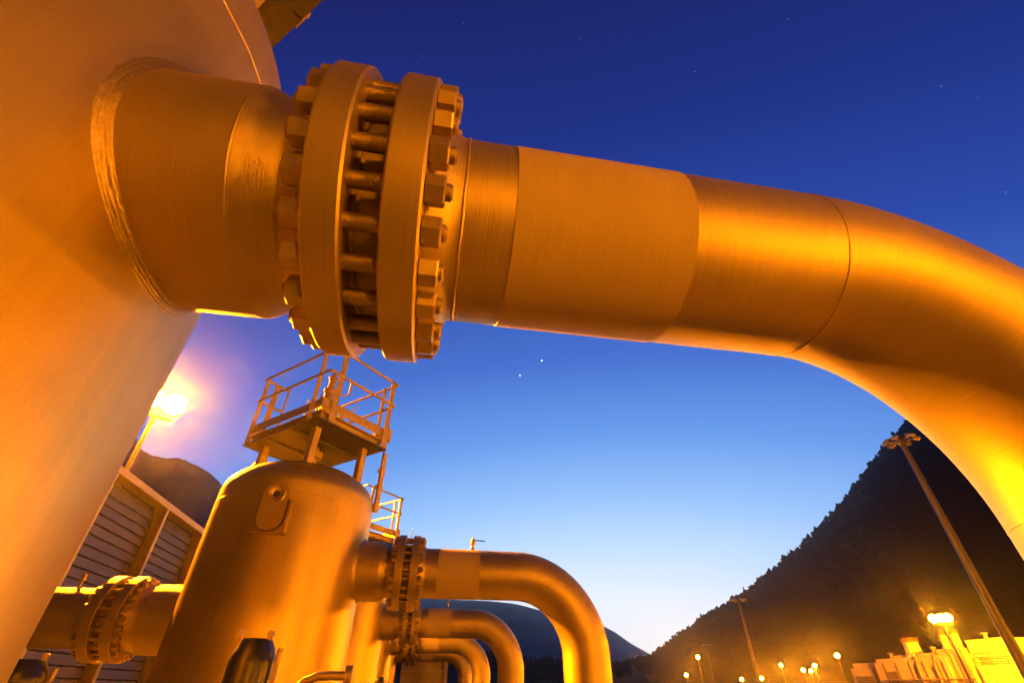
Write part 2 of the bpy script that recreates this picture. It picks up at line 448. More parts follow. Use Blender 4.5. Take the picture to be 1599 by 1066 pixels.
def make_inlet(parts=True):
    root = empty('inlet_pipe', (-4.24, Y0, 0))
    X = lambda x: x + 4.24
    bm = NB(); lathe(bm, flange_profile(X(-4.52), X(-4.38), .545, .30), (0, 0, ZI), 'X', 120); link('flange', bm, M['flange'], root)
    bm = NB(); lathe(bm, [(X(-4.385), .41), (X(-4.235), .41)], (0, 0, ZI), 'X', 96); link('gasket_ring', bm, M['flange'], root)
    pts = [(X(-4.52 - .1), 0, ZI), (X(-7.2), 0, ZI)] + [(X(-7.2 - .9*math.sin(PI/2*k/16)), 0, ZI - .9 + .9*math.cos(PI/2*k/16)) for k in range(1, 17)] + [(X(-8.1 ), 0, ZI - 1.6)]
    pts = [(x, y, z) for x, y, z in pts]
    bm = NB(); lathe(bm, [(X(-4.70), RP + .003), (X(-4.60), .40), (X(-4.52), .44)], (0, 0, ZI), 'X', 96); link('flange_hub', bm, M['pipe'], root, angle=50)
    bm = NB(); sweep(bm, [(X(-4.6), 0, ZI), (X(-5.4), 0, ZI), (X(-6.1), 0, ZI)] + [(X(-6.1 - .9*math.sin(PI/2*k/16)), 0, ZI - .9 + .9*math.cos(PI/2*k/16)) for k in range(1, 17)] + [(X(-7.0), 0, 0)], RP, 72, caps=False, first_normal=(0, 0, 1))
    link('bent_run', bm, M['pipe'], root)
    bm = NB(); cyl(bm, (X(-5.05), 0, ZI + RP - .01), (X(-5.05), 0, ZI + RP + .16), .02, 12); cyl(bm, (X(-5.05), 0, ZI + RP + .10), (X(-5.05), 0, ZI + RP + .19), .035, 12)
    link('vent_valve', bm, M['bolt'], root)
    stud_set(root, X(-4.52), X(-4.10), (0, ZI), .475, 24, r=.028, af=.09, reach=.084, parts=parts)
    return root

# ------------------------------------------------------------------ access platform on a vessel (local x = short side, y = long side)
PW, PL = 1.54, 2.08
ZD = 3.64 + CZ
def dome_z(r): return ZKN + DOME*math.sqrt(max(0, 1 - (r/RT)**2))
def make_platform():
    root = empty('access_platform', (XT, Y0, 0), R_(48))
    hx, hy = PW/2, PL/2
    # deck: bottom plate, channel frame set back on it, grating on top
    bm = NB(); box(bm, (0, 0, ZD - .012), (PW + .05, PL + .05, .016))
    for y in (-.35, .35): bar(bm, (-hx + .05, y, ZD - .045), (hx - .05, y, ZD - .045), .05, .05)
    link('deck', bm, M['galv_dark'], root)
    bm = NB()
    for x in (-hx + .10, hx - .10): bar(bm, (x, -hy + .06, ZD + .071), (x, hy - .06, ZD + .071), .05, .13)
    for y in (-hy + .10, hy - .10): bar(bm, (-hx + .135, y, ZD + .070), (hx - .135, y, ZD + .070), .05, .126)
    box(bm, (0, 0, ZD + .152), (PW - .04, PL - .04, .022))
    link('deck_frame', bm, M['galv'], root)
    zt = ZD + .31
    bm = NB()
    for x in (-hx + .03, hx - .03): bar(bm, (x, -hy + .04, zt), (x, hy - .04, zt), .008, .17)
    for y in (-hy + .03, hy - .03): bar(bm, (-hx + .05, y, zt), (hx - .05, y, zt), .008, .168)
    link('toe_board', bm, M['galv'], root)
    # posts
    ZT, ZM = ZD + 1.42, ZD + .92
    posts = [(-hx + .25, -hy + .0), (hx - .05, -hy + .0), (-hx, -hy + .27), (-hx, hy - .06), (-hx + .25, hy), (hx - .25, hy), (hx, hy - .3), (hx, -hy + .3)]
    for i, (x, y) in enumerate(posts):
        bm = NB()
        w = .11 if i in (0, 1, 4) else .075
        box(bm, (x, y, (ZD - .02 + ZT)/2), (w, .014, ZT - ZD + .02)); box(bm, (x + (w/2 - .007), y + .04, (ZD - .02 + ZT)/2 - .002), (.014, .066, ZT - ZD + .01))
        for z in (ZD + .08, ZD + .32): box(bm, (x, y - .012, z), (w*1.25, .012, .08))
        link('post', bm, M['galv'], root)
    def loop(z, gap=None):
        pts = [(-hx - .02, -hy - .02), (hx + .04, -hy - .02), (hx + .04, hy + .02), (-hx - .02, hy + .02)]
        bm = NB()
        for i in range(4):
            a, b = pts[i], pts[(i+1) % 4]
            if i == 2:   # ladder opening on the far side
                cyl(bm, (hx + .04, hy + .02, z), (.35, hy + .02, z), .026, 10); cyl(bm, (-.25, hy + .02, z), (-hx - .02, hy + .02, z), .026, 10)
            else:
                cyl(bm, (*a, z), (*b, z), .026, 10)
        for x, y in pts:
            bmesh.ops.create_icosphere(bm, subdivisions=1, radius=.0265, matrix=Matrix.Translation((x, y, z)))
        return bm
    link('top_rail', loop(ZT), M['galv'], root)
    link('middle_rail', loop(ZM), M['galv'], root)
    # legs down to the dome
    for x, y in ((-.53, -.72), (.53, -.72), (.53, .72), (-.53, .72)):
        z0 = dome_z(math.hypot(x, y)) - .02
        bm = NB(); box(bm, (x, y, (z0 + ZD - .02)/2), (.12, .12, ZD - .02 - z0), bevel=.006); link('leg', bm, M['galv'], root)
    # ladder with cage hoops at the far corner
    bm = NB()
    for x in (-.2, .3): bar(bm, (x, hy + .12, .2), (x, hy + .12, ZT + .1), .05, .02)
    for k in range(22): cyl(bm, (-.2, hy + .12, .4 + k*.27), (.3, hy + .12, .4 + k*.27), .014, 8)
    ld = link('ladder', bm, M['galv'], root)
    bm = NB()
    for z in (2.8, 3.6, 4.4, 5.0):
        pts = [(.05 + .36*math.cos(t), hy + .14 + .62*max(0, math.sin(t)), z) for t in [PI*k/14 for k in range(15)]]
        sweep(bm, pts, .018, 6)
    for t in (.35, 1.1, 1.57, 2.04, 2.8):
        x, y = .05 + .37*math.cos(t), hy + .14 + .63*math.sin(t); bar(bm, (x, y, 2.7), (x, y, 5.05), .04, .01)
    link('ladder_cage', bm, M['galv'], ld)
    # cable tray dropping from the near corner beside the vessel
    bm = NB()
    x, y = hx + .06, -hy + .07
    bar(bm, (x, y, 2.5 + CZ), (x, y, ZD + .2), .045, .02); box(bm, (x + .06, y + .02, 3.05 + CZ), (.10, .012, 1.1))
    for z in (4.1, 4.45, 4.75): box(bm, (x + .05, y + .03, z), (.15, .05, .07))
    link('cable_tray', bm, M['galv'], root)
    bm = NB(); box(bm, (hx + .1, -hy + .12, ZD + .35), (.14, .12, .26), bevel=.01); link('junction_box', bm, M['galv'], root)
    return root

def make_relief():
    """spring relief valve rising through the platform"""
    root = empty('relief_valve', (XT, Y0, 0), R_(48))
    zb = dome_z(0)
    bm = NB(); lathe(bm, [(zb - .02, .085), (zb + .22, .085), (zb + .22, .17), (zb + .27, .17), (zb + .275, .16), (zb + .28, .17), (zb + .33, .17), (zb + .33, .085), (zb + .75, .085), (zb + .75, .16), (zb + .84, .16), (zb + .84, .10)], (0, 0, 0), 'Z', 32)
    link('riser', bm, M['galv'], root)
    bm = NB(); lathe(bm, [(zb + .84, .10), (zb + .92, .14), (zb + 1.1, .14), (zb + 1.16, .11), (zb + 1.18, .13), (zb + 1.24, .13), (zb + 1.26, .10), (zb + 1.60, .095), (zb + 1.63, .125), (zb + 1.68, .125), (zb + 1.70, .07), (zb + 1.92, .065), (zb + 1.94, .09), (zb + 1.98, .09), (zb + 2.0, .04), (zb + 2.15, .035), (zb + 2.15, 0)], (0, 0, 0), 'Z', 28)
    bd = link('valve_body', bm, M['galv'], root)
    bm = NB(); sweep(bm, [(0, 0, zb + 1.02), (.12, -.12, zb + 1.02), (.24, -.24, zb + 1.02)], .075, 18); lathe(bm, [(0, 0), (0, .13), (.05, .13), (.05, 0)], (.2, -.2, zb + 1.02), 'X', 20)
    link('side_outlet', bm, M['galv'], bd)
    bm = NB(); sweep(bm, [(.03, 0, zb + 1.72), (.34, -.05, zb + 1.70), (.40, -.06, zb + 1.74), (.42, -.06, zb + 1.84), (.42, -.06, zb + 2.05)], [.018, .018, .02, .024, .03], 10)
    link('pilot_line', bm, M['galv'], bd)
    bm = NB(); sweep(bm, [(.2, -.2, zb + 1.12), (.34, -.3, zb + 1.2), (.46, -.36, zb + 1.42)], .014, 8); sweep(bm, [(-.12, .05, zb + 1.0), (-.2, .04, zb + 1.3), (-.12, .02, zb + 1.6), (0, 0, zb + 1.75)], .012, 8)
    link('sensing_tube', bm, M['bolt'], bd)
    bm = NB(); box(bm, (-.16, -.1, zb + 1.32), (.12, .1, .16), bevel=.012); cyl(bm, (-.16, -.1, zb + 1.24), (0, 0, zb + 1.05), .02, 8); link('pilot_valve', bm, M['bolt'], bd)
    bm = NB(); lathe(bm, [(0, 0), (0, .075), (.05, .075), (.05, 0)], (.12, .1, zb + 1.5), 'Y', 20); cyl(bm, (.12, .12, zb + 1.5), (.05, .02, zb + 1.1), .014, 8); link('pressure_gauge', bm, M['bolt'], bd)
    bm = NB(); cyl(bm, (.30, .36, ZD + .16), (.30, .36, zb + 1.25), .045, 14); lathe(bm, [(zb + 1.05, .05), (zb + 1.07, .10), (zb + 1.12, .10), (zb + 1.14, .05), (zb + 1.3, .05), (zb + 1.32, .09), (zb + 1.36, .09), (zb + 1.38, 0)], (.30, .36, 0), 'Z', 18); bar(bm, (.30, .36, zb + 1.22), (.5, .2, zb + 1.3), .03, .015)
    link('vent_pipe', bm, M['galv'], root)
    return root

ORD = ['nearest', 'second', 'third', 'fourth', 'farthest']
VLAB = ['large silver vessel beside the camera, its nozzle and thick bolted flange filling the upper left',
        'silver vessel with an oval lifting lug standing whole at the lower left of the picture',
        'silver vessel next behind the one with the oval lug, only its right side showing',
        'silver vessel fourth along the row, a yellow sliver behind two nearer ones',
        'silver vessel at the far end of the row, the thinnest sliver of all']
PLAB = ['huge silver overhead pipe with a grey band bending down at the right edge',
        'silver outlet pipe with a lever valve bending down against the sky beside the lugged vessel',
        'silver outlet pipe directly inside and behind the bend of the lever valve pipe',
        'silver outlet pipe fourth along the row, third smallest bend',
        'silver outlet pipe at the far end of the row, the smallest bend']
v0 = make_vessel(); p0 = make_pipe(True, 1.52, 1.05); p1 = make_pipe(True); pf = make_platform(); rv = make_relief(); il = make_inlet(True)
v_all = [v0] + [copy_tree(v0) for _ in range(4)]
p_all = [p0, p1, copy_tree(p1)]
psmall = make_pipe(False); p_all += [psmall, copy_tree(psmall)]
for i, (v, p) in enumerate(zip(v_all, p_all)):
    v.location.y = Y0 + S*i; p.location.y = Y0 + S*i
    tag(v, VLAB[i], 'gas vessel', 'separator vessels in a row'); tag(p, PLAB[i], 'gas pipe', 'outlet pipes bending down in a row')
pl_all = [pf, copy_tree(pf), copy_tree(pf)]
for ch in list(pf.children):
    if ch.name.split('.')[0] in ('cable_tray', 'junction_box'): bpy.data.objects.remove(ch)
for o, i, lb in zip(pl_all, (0, 1, 2), ('steel access platform above the nearest vessel, one corner showing at the top edge',
                                       'steel access platform with railings standing on the dome of the lugged vessel',
                                       'steel access platform half hidden behind the right side of the lugged vessel')):
    o.location.y = Y0 + S*i; tag(o, lb, 'platform', 'access platforms on the vessels')
rv.location.y = Y0 + S
tag(rv, 'pressure relief valve with thin tubes rising inside the railed platform', 'valve')
il.location.y = Y0 + S
tag(il, 'dark pipe with bolted flanges entering the lugged vessel from the left', 'gas pipe')

# ------------------------------------------------------------------ small things near the ground
def actuator(x, y, ztop, r, label, s=1.0):
    root = empty('valve_actuator', (x, y, 0), R_(random.uniform(-20, 20)))
    tag(root, label, 'valve actuator', 'dark valve actuators between the vessels')
    z1 = ztop
    bm = NB(); lathe(bm, [(z1 - 1.1, r*.98), (z1 - .16*s, r), (z1 - .12*s, r*.97), (z1 - .05*s, r*.80), (z1, r*.62), (z1, 0)], (0, 0, 0), 'Z', 40)
    lathe(bm, [(z1 - .30*s, r), (z1 - .30*s, r*1.03), (z1 - .27*s, r*1.03), (z1 - .27*s, r)], (0, 0, 0), 'Z', 40)
    link('cylinder_body', bm, M['green'], root)
    bm = NB(); lathe(bm, [(0, .07), (z1 - 1.1, .09)], (0, 0, 0), 'Z', 24); lathe(bm, [(z1 - 1.16, .05), (z1 - 1.16, r*1.15), (z1 - 1.10, r*1.15), (z1 - 1.10, .05)], (0, 0, 0), 'Z', 32)
    link('stem', bm, M['galv'], root)
    for a in (-.75, .62):
        bm = NB(); box(bm, (r*a, -.3*r, z1 + .015*s), (.04*s, .03*s, .05*s), bevel=.005); cyl(bm, (r*a, -.3*r - .03*s, z1 + .03*s), (r*a, -.3*r + .03*s, z1 + .03*s), .022*s, 12)
        link('lifting_eye', bm, M['bolt'], root)
    bm = NB(); bar(bm, (r*1.18, -.25*r, .6), (r*1.18, -.25*r, z1 - .16*s), .035*s, .03*s); box(bm, (r*1.02, -.25*r, z1 - .5*s), (.1*s, .05*s, .06*s)); cyl(bm, (r*1.18, -.25*r, z1 - .16*s), (r*1.2, -.25*r, z1 - .06*s), .022*s, 10)
    link('side_tube', bm, M['galv'], root)
    return root
actuator(-1.22, 4.5, .31 + CZ, .165, 'dark green valve actuator in front of the lugged vessel at the bottom edge')
actuator(-3.55, 5.9, .22 + CZ, .20, 'dark valve actuator low at the left below the bolted inlet flanges')
actuator(-.69, 11.8, .20 + CZ, .10, 'tiny dark valve actuator far down the row below the vessels', .6)

dr = empty('drain_pipe', (-.60, 5.0, 0)); tag(dr, 'small bent drain pipe with an end flange at the bottom edge', 'drain pipe')
bm = NB()
sweep(bm, [(-.42, 0, 0), (-.42, 0, -.18 + CZ)] + [(-.42 + .24*math.sin(PI/2*k/10) , 0, -.18 + CZ + .24 + .02 - .24*math.cos(PI/2*k/10) - .0) for k in range(0)] + [(-.41, 0, -.10 + CZ), (-.37, 0, -.01 + CZ), (-.30, 0, .055 + CZ), (-.20, 0, .088 + CZ), (-.10, 0, .092 + CZ), (.02, 0, .09 + CZ)], .032, 20)
link('bent_tube', bm, M['pipe'], dr)
bm = NB(); lathe(bm, [(.02, 0), (.02, .075), (.045, .075), (.045, .07), (.05, .075), (.075, .075), (.075, 0)], (0, 0, .09 + CZ), 'X', 28); link('end_flange', bm, M['bolt'], dr)

# equipment cabinet beyond the last vessel
ca = empty('equipment_cabinet', (.45, 34.2, 0)); tag(ca, 'low steel equipment cabinet under the far end of the pipe row', 'cabinet')
bm = NB(); box(bm, (0, 0, 1.45), (2.55, 1.6, 2.9), bevel=.02); link('body', bm, M['galv'], ca)
bm = NB(); box(bm, (0, -.87, 2.35), (2.52, .14, .10)); box(bm, (0, -.02, 2.96), (2.75, 1.95, .12)); link('roof_edge', bm, M['white_panel'], ca)
bm = NB(); box(bm, (1.30, -.86, 1.45), (.22, .16, 2.88)); link('corner_post', bm, M['white_panel'], ca)

# ------------------------------------------------------------------ noise barrier on the left
WX = -8.0
nb = empty('noise_barrier', (WX, 16, 0)); tag(nb, 'slatted metal noise barrier with framed panels behind the left pipe', 'wall')
ys = [18.9 - 3.05*k for k in range(6)]
ZT = 4.5 + CZ
for k, y in enumerate(ys):
    bm = NB(); box(bm, (-.06, y - 16, (ZT - .1)/2), (.36, .15, ZT - .1), bevel=.01); link('post', bm, M['galv'], nb)
bm = NB(); box(bm, (-.06, (ys[0] + ys[-1])/2 - 16, ZT - .06), (.42, ys[0] - ys[-1] + .3, .18), bevel=.012); link('top_rail', bm, M['galv'], nb)
for k in range(5):
    y0, y1 = ys[k+1] + .1 - 16, ys[k] - .1 - 16
    bm = NB()
    for j in range(23):
        z = .3 + j*.235
        tmpz = z + .235
        # each plank leans a little and overlaps the one below
        a = [(.02, z), (.065, z + .012), (.035, z + .21), (.0, z + .235)]
        A = [bm.verts.new((p[0] - .20, y0, p[1])) for p in a]; B = [bm.verts.new((p[0] - .20, y1, p[1])) for p in a]
        for q in range(3): bm.faces.new([A[q], B[q], B[q+1], A[q+1]])
        bm.faces.new([A[3], B[3], B[0], A[0]]); bm.faces.new(A[::-1]); bm.faces.new(B)
    box(bm, (-.235, (y0 + y1)/2, ZT/2 - .1), (.02, y1 - y0 + .1, ZT - .2))
    link('panel', bm, M['galv_dark'], nb, smooth=False)

# ------------------------------------------------------------------ lamps
def dirxy(az, d): return (d*math.sin(R_(az)), d*math.cos(R_(az)))
def aim(x, y, tx=-1.0, ty=4.0): return math.atan2(tx - x, y - ty)
def lamp_post(x, y, h, heads, label, face=0.0, lens='lens_left', rpole=.08, lens_r=.15, spread=.5, tilt=12):
    root = empty('lamp_post', (x, y, 0), face); tag(root, label, 'lamp', 'lit sodium lamps round the site')
    bm = NB(); lathe(bm, [(0, rpole*1.9), (.25, rpole*1.9), (.3, rpole*1.35), (h - .05, rpole*.75), (h - .05, 0)], (0, 0, 0), 'Z', 20); link('pole', bm, M['pole'], root)
    if heads > 1:
        bm = NB(); bar(bm, (-spread*(heads-1)/2 - .15, 0, h), (spread*(heads-1)/2 + .15, 0, h), .07, .07); link('crossbar', bm, M['pole'], root)
    for k in range(heads):
        cx = (k - (heads-1)/2)*spread
        bm = NB(); lathe(bm, [(-.06, lens_r*.92), (-.06, lens_r*1.12), (.02, lens_r*1.15), (lens_r*.7, lens_r*.75), (lens_r*1.0, lens_r*.45), (lens_r*1.05, 0)], (0, 0, 0), 'Y', 20)
        for yy in (-1, 1): bar(bm, (yy*lens_r*1.1, .03, 0), (yy*lens_r*.6, .03, -lens_r*1.45), .03, .03)
        m = Matrix.Translation((cx, -.02, h + lens_r*1.5)) @ Matrix.Rotation(R_(tilt), 4, 'X')
        for v in bm.verts: v.co = m @ v.co
        hd = link('housing', bm, M['housing'], root)
        bm = NB(); bmesh.ops.create_icosphere(bm, subdivisions=2, radius=lens_r*.95, matrix=m @ Matrix.Translation((0, -.045, 0)) @ Matrix.Diagonal((1, .35, 1, 1)))
        link('lens', bm, M[lens], hd)
    return root
x, y = dirxy(-31.13, 17.8); lamp_post(x, y, 8.6, 2, 'lit sodium lamp glaring above the noise barrier at the left', aim(x, y), lens_r=.36, spread=.70)
x, y = dirxy(48.35, 49); lamp_post(x, y, 5.15, 3, 'brightest lit lamp with a wide head in front of the yellow enclosure', aim(x, y), lens='lens_right', lens_r=.27, spread=.42)
FAR = [(28.07, 119, 6.5, 'tall lit lamp beside the smallest unlit mast, left in the row'), (26.69, 180, 4.64, 'lit lamp lowest at the left end of the lamp row'),
       (31.55, 190, 3.65, 'lit lamp low on the horizon just left of the middle mast'), (33.27, 185, 3.75, 'pale lit lamp low on the horizon just right of the middle mast'),
       (35.18, 172, 6.5, 'single lit lamp midway between the middle mast and the yellow enclosure'), (36.88, 165, 5.15, 'lit lamp left of a close pair before the enclosure'),
       (37.47, 178, 5.25, 'lower lit lamp of a close pair before the enclosure'), (37.90, 160, 5.9, 'upper lit lamp of a close pair before the enclosure'),
       (39.91, 100, 5.5, 'lit lamp just above the left corner of the yellow enclosure'), (51.83, 95, 3.85, 'lit lamp at the right edge beside the tallest mast')]
for az, d, h, lb in FAR:
    x, y = dirxy(az, d); lamp_post(x, y, h - .3, 1, lb, aim(x, y), lens='lens_small', lens_r=.32 if d < 130 else .42, rpole=.10)
x, y = 41.0, 28.5; lamp_post(x, y, 7, 2, 'unseen lamp added to brighten the yellow enclosure', aim(x, y, 46.5, 43), lens='added_wall_lens', lens_r=.2)  # unseen lamp, added so the enclosure wall reads bright
# unseen floodlights outside the frame, added to light pipes and vessels; last is fill
OFF = [(10.3, -6, 2.0), (28, -5, 2.6), (30, 12, 3.2), (40, -2, 3.2), (4, -15, 2.4)]
WORDS = ['unseen low floodlight behind the camera near the pipe', 'unseen low floodlight right of the camera, nearer than its neighbour', 'unseen low floodlight right of the overhead pipe, level with the second vessel', 'unseen low floodlight far right of the camera', 'unseen low fill light straight behind the camera']
for (x, y, h), lb in zip(OFF, WORDS): lamp_post(x, y, h, 2, lb, aim(x, y), lens_r=.42, tilt=-4, spread=1.0, lens='unseen_side_lens' if y > -3 else 'unseen_back_lens')

def mast(x, y, h, label, rb=.2, s=1.0):
    root = empty('light_mast', (x, y, 0)); tag(root, label, 'light mast', 'tall unlit light masts')
    bm = NB(); lathe(bm, [(0, rb*1.6), (.2, rb*1.6), (.22, rb), (h, rb*.5), (h, 0)], (0, 0, 0), 'Z', 24); link('pole', bm, M['pole'], root)
    bm = NB(); lathe(bm, [(h - .35, rb*.5), (h - .33, .22*s), (h - .2, .24*s), (h + .05, .24*s), (h + .12, .1*s), (h + .12, 0)], (0, 0, 0), 'Z', 20)
    for k in range(6):
        a = 2*PI*k/6 + .4; bar(bm, (0, 0, h - .12), (.78*s*math.cos(a), .78*s*math.sin(a), h - .12), .05, .05)
    link('crown', bm, M['pole'], root)
    for k in range(6):
        a = 2*PI*k/6 + .4; c = (.88*s*math.cos(a), .88*s*math.sin(a), h - .1)
        rot = Matrix.Rotation(a, 4, 'Z') @ Matrix.Rotation(R_(28), 4, 'Y')
        bm = NB(); box(bm, c, (.40*s, .46*s, .16*s), rot=rot, bevel=.03*s); fl = link('floodlight', bm, M['housing'], root)
        c2 = Vector(c) + rot @ Vector((0, 0, -.088*s)); bm = NB(); box(bm, c2, (.33*s, .38*s, .012*s), rot=rot); link('glass', bm, M['glass_off'], fl)
    return root
x, y = dirxy(51.86, 33.5); mast(x, y, 11.6 + CZ, 'tallest dark mast at the right under the overhead pipe', .25, .85)
x, y = dirxy(33.0, 96); mast(x, y, 12.1 + CZ, 'unlit mast in the middle of the lamp row against the wooded slope', .30, 1.25)
x, y = dirxy(29.1, 196); mast(x, y, 11.9 + CZ, 'smallest unlit mast farthest off at the left of the lamp row', .30, 1.5)

# ------------------------------------------------------------------ turbine enclosure at the right
BX = 46.0
en = empty('turbine_enclosure', (BX, 46, 0)); tag(en, 'yellow lit turbine enclosure with roof stacks at the lower right', 'building')
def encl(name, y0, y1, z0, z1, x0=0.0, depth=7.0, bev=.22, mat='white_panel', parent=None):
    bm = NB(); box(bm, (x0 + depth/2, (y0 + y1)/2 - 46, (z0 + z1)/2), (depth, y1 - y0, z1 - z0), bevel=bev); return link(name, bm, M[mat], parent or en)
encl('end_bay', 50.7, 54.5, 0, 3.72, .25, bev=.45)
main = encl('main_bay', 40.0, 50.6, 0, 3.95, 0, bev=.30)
bm = NB()
for y in (49.2, 47.7, 46.2, 44.7, 43.2, 41.7): box(bm, (-.03, y - 46, 1.85), (.05, .07, 3.5))
link('panel_rib', bm, M['white_panel_dirty'], main)
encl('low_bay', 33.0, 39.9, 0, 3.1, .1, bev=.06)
encl('air_intake', 37.3, 40.5, 3.12, 4.9, .8, depth=4, bev=.05)
def stack(y, z0, z1, r, n=1):
    bm = NB(); lathe(bm, [(z0, r*1.25), (z0 + .25, r*1.2), (z0 + .3, r), (z1 - .35, r*.92), (z1 - .33, r*1.05), (z1, r*1.05), (z1, r*.85), (z1 - .2, r*.8), (z1 - .2, 0)], (1.2, y - 46, 0), 'Z', 28)
    s = link('stack', bm, M['white_panel'], en)
    bm = NB(); lathe(bm, [(z1 - .3, r*1.06), (z1 + .04, r*1.08), (z1 + .04, r*.86), (z1 - .1, r*.84)], (1.2, y - 46, 0), 'Z', 28); link('cap', bm, M['rust'], s)
for y0, y1, z0, z1 in ((47.9, 49.0, 1.9, 2.9), (44.9, 46.0, .4, 1.7), (51.3, 53.6, 1.2, 2.6)):
    bm = NB()
    for k in range(9): box(bm, (-.04 if y0 < 51 else .21, (y0 + y1)/2 - 46, z0 + (z1 - z0)*(k + .5)/9), (.06, y1 - y0, (z1 - z0)/14))
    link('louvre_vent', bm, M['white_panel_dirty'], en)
bm = NB()
for yy, z in ((43.5, 3.2), (45.3, 3.35)): sweep(bm, [(-.12, yy - 46, .2), (-.12, yy - 46, z), (.3, yy - 46, z + .9), (1.2, yy - 46, z + 1.0)], .06, 10)
cyl(bm, (-.14, 40.2 - 46, 2.2), (-.14, 50.0 - 46, 2.2), .05, 10)
link('wall_pipe', bm, M['white_panel_dirty'], en)
for yy, zz in ((48.9, 4.0), (44.0, 4.2), (38.6, 4.9), (35.5, 3.1), (34.2, 3.1)):
    bm = NB(); lathe(bm, [(zz - .05, .16), (zz + .3, .16), (zz + .32, .28), (zz + .42, .26), (zz + .5, 0)], (1.0, yy - 46, 0), 'Z', 16); link('roof_vent', bm, M['white_panel_dirty'], en)
stack(46.3, 3.9, 5.45, .68)
stack(42.6, 4.35, 5.75, .32); stack(41.5, 4.35, 5.75, .32)
bm = NB(); box(bm, (1.4, 42.0 - 46, 4.18), (2.0, 2.5, .42), bevel=.05); box(bm, (1.3, 44.3 - 46, 4.05), (1.6, 2.2, .18), bevel=.04); cyl(bm, (1.0, 48.6 - 46, 4.08), (1.0, 40.8 - 46, 4.12), .10, 12); link('roof_duct', bm, M['white_panel'], en)
bm = NB()
for z in (3.3, 3.6, 3.9): cyl(bm, (.2, 39.8 - 46, z), (.2, 33.2 - 46, z), .03, 8)
for k in range(6): cyl(bm, (.2, 39.8 - k*1.3 - 46, 3.0), (.2, 39.8 - k*1.3 - 46, 3.92), .03, 8)
link('roof_railing', bm, M['white_panel_dirty'], en)
bm = NB(); box(bm, (-.06, 42.4 - 46, 2.75), (.12, .5, 1.9), bevel=.02); link('service_door', bm, M['white_panel'], en)
bm = NB()
for yy in (40.9, 40.4): bar(bm, (-.14, yy - 46, .1), (-.14, yy - 46, 4.9), .05, .05)
for k in range(15): cyl(bm, (-.14, 40.4 - 46, .4 + k*.3), (-.14, 40.9 - 46, .4 + k*.3), .016, 6)
link('ladder', bm, M['white_panel_dirty'], en)
sh = empty('pump_house', (dirxy(39.2, 92)[0], dirxy(39.2, 92)[1], 0), R_(-35)); tag(sh, 'small low lit pump house left of the yellow enclosure', 'shed')
bm = NB(); box(bm, (0, 0, 1.1), (4.2, 3, 2.2), bevel=.05); link('wall', bm, M['white_panel'], sh)
bm = NB(); box(bm, (0, 0, 2.3), (4.6, 3.4, .18), bevel=.03); link('roof', bm, M['white_panel_dirty'], sh)
bm = NB(); box(bm, (.6, -1.53, .95), (.9, .05, 1.9)); link('door', bm, M['white_panel_dirty'], sh)

# ------------------------------------------------------------------ ground and mountains
bm = NB(); box(bm, (0, 0, -.05), (3200, 3200, .1)); tag(link('ground', bm, M['gravel'], smooth=False), 'dark gravel ground under the plant', 'ground', kind='structure')
bm = NB(); box(bm, (20, 30, .004 - .02), (26, 400, .04)); tag(link('road', bm, M['asphalt'], smooth=False), 'asphalt service road right of the pipes', 'road', kind='structure')

def lerp_tab(tab, a):
    if a <= tab[0][0]: return tab[0][1]
    for (a0, e0), (a1, e1) in zip(tab, tab[1:]):
        if a <= a1: return e0 + (e1 - e0)*(a - a0)/(a1 - a0)
    return tab[-1][1]
def fbm(x, y, s, o=5):
    v = 0; a = 1; 
    for k in range(o):
        v += a*noise.noise(Vector((x*s, y*s, 7.7 + k))); a *= .5; s *= 2
    return v
def ridge(name, label, tab, rr, r0f, r1f, mat, rough, na=160, nr=40, s=.006, cat='mountain', jag=0.0):
    """terrain whose skyline has the elevations of tab (degrees of azimuth, elevation) at distance rr"""
    bm = NB(); a0, a1 = tab[0][0], tab[-1][0]
    H = {}
    rows = []
    for i in range(na + 1):
        az = a0 + (a1 - a0)*i/na; row = []
        rdist = rr*(1 + .06*math.sin(az*.35))
        jg = jag*(noise.noise(Vector((az*.9, 3.1, 0))) + .5*noise.noise(Vector((az*2.3, 7.7, 0))))
        top = rdist*math.tan(R_(lerp_tab(tab, az) + jg)) + CZ
        for j in range(nr + 1):
            t = j/nr
            d = rdist*(r0f + (r1f - r0f)*t)
            tt = max(0.0, (d/rdist - r0f)/(1 - r0f))
            prof = (tt**1.15 if tt <= 1 else max(0, 1 - (tt - 1)*1.1))
            x, y = dirxy(az, d)
            h = top*prof
            # relief that dies out at the ridge so the skyline stays where it is
            w = min(1, abs(1 - tt)*3)*min(1, tt*4)
            h += rough*fbm(x, y, s)*(w + .10)
            if tt > 0 and tt < 1: h = min(h, d*math.tan(R_(lerp_tab(tab, az) + jg))*.985 + CZ)
            row.append(bm.verts.new((x, y, h - .5)))
        rows.append(row)
    for i in range(na):
        for j in range(nr): bm.faces.new([rows[i][j], rows[i][j+1], rows[i+1][j+1], rows[i+1][j]])
    co = [[v.co.copy() for v in row] for row in rows]
    o = link(name, bm, M[mat]); tag(o, label, cat, kind='structure')
    return o, co
TAB_R = [(21, .4), (23.2, 2.0), (25.96, 3.6), (29.5, 5.65), (32.94, 7.15), (36.52, 9.2), (40.19, 11.4), (43.95, 13.8), (47.67, 16.7), (50.53, 18.8), (52.45, 20.0), (57, 22.8), (64, 25), (75, 24), (95, 18), (120, 9)]
mr, co_r = ridge('wooded_mountain', 'dark wooded mountain rising to the right behind the masts', TAB_R, 500, .46, 1.5, 'wooded', 9, 220, 44)
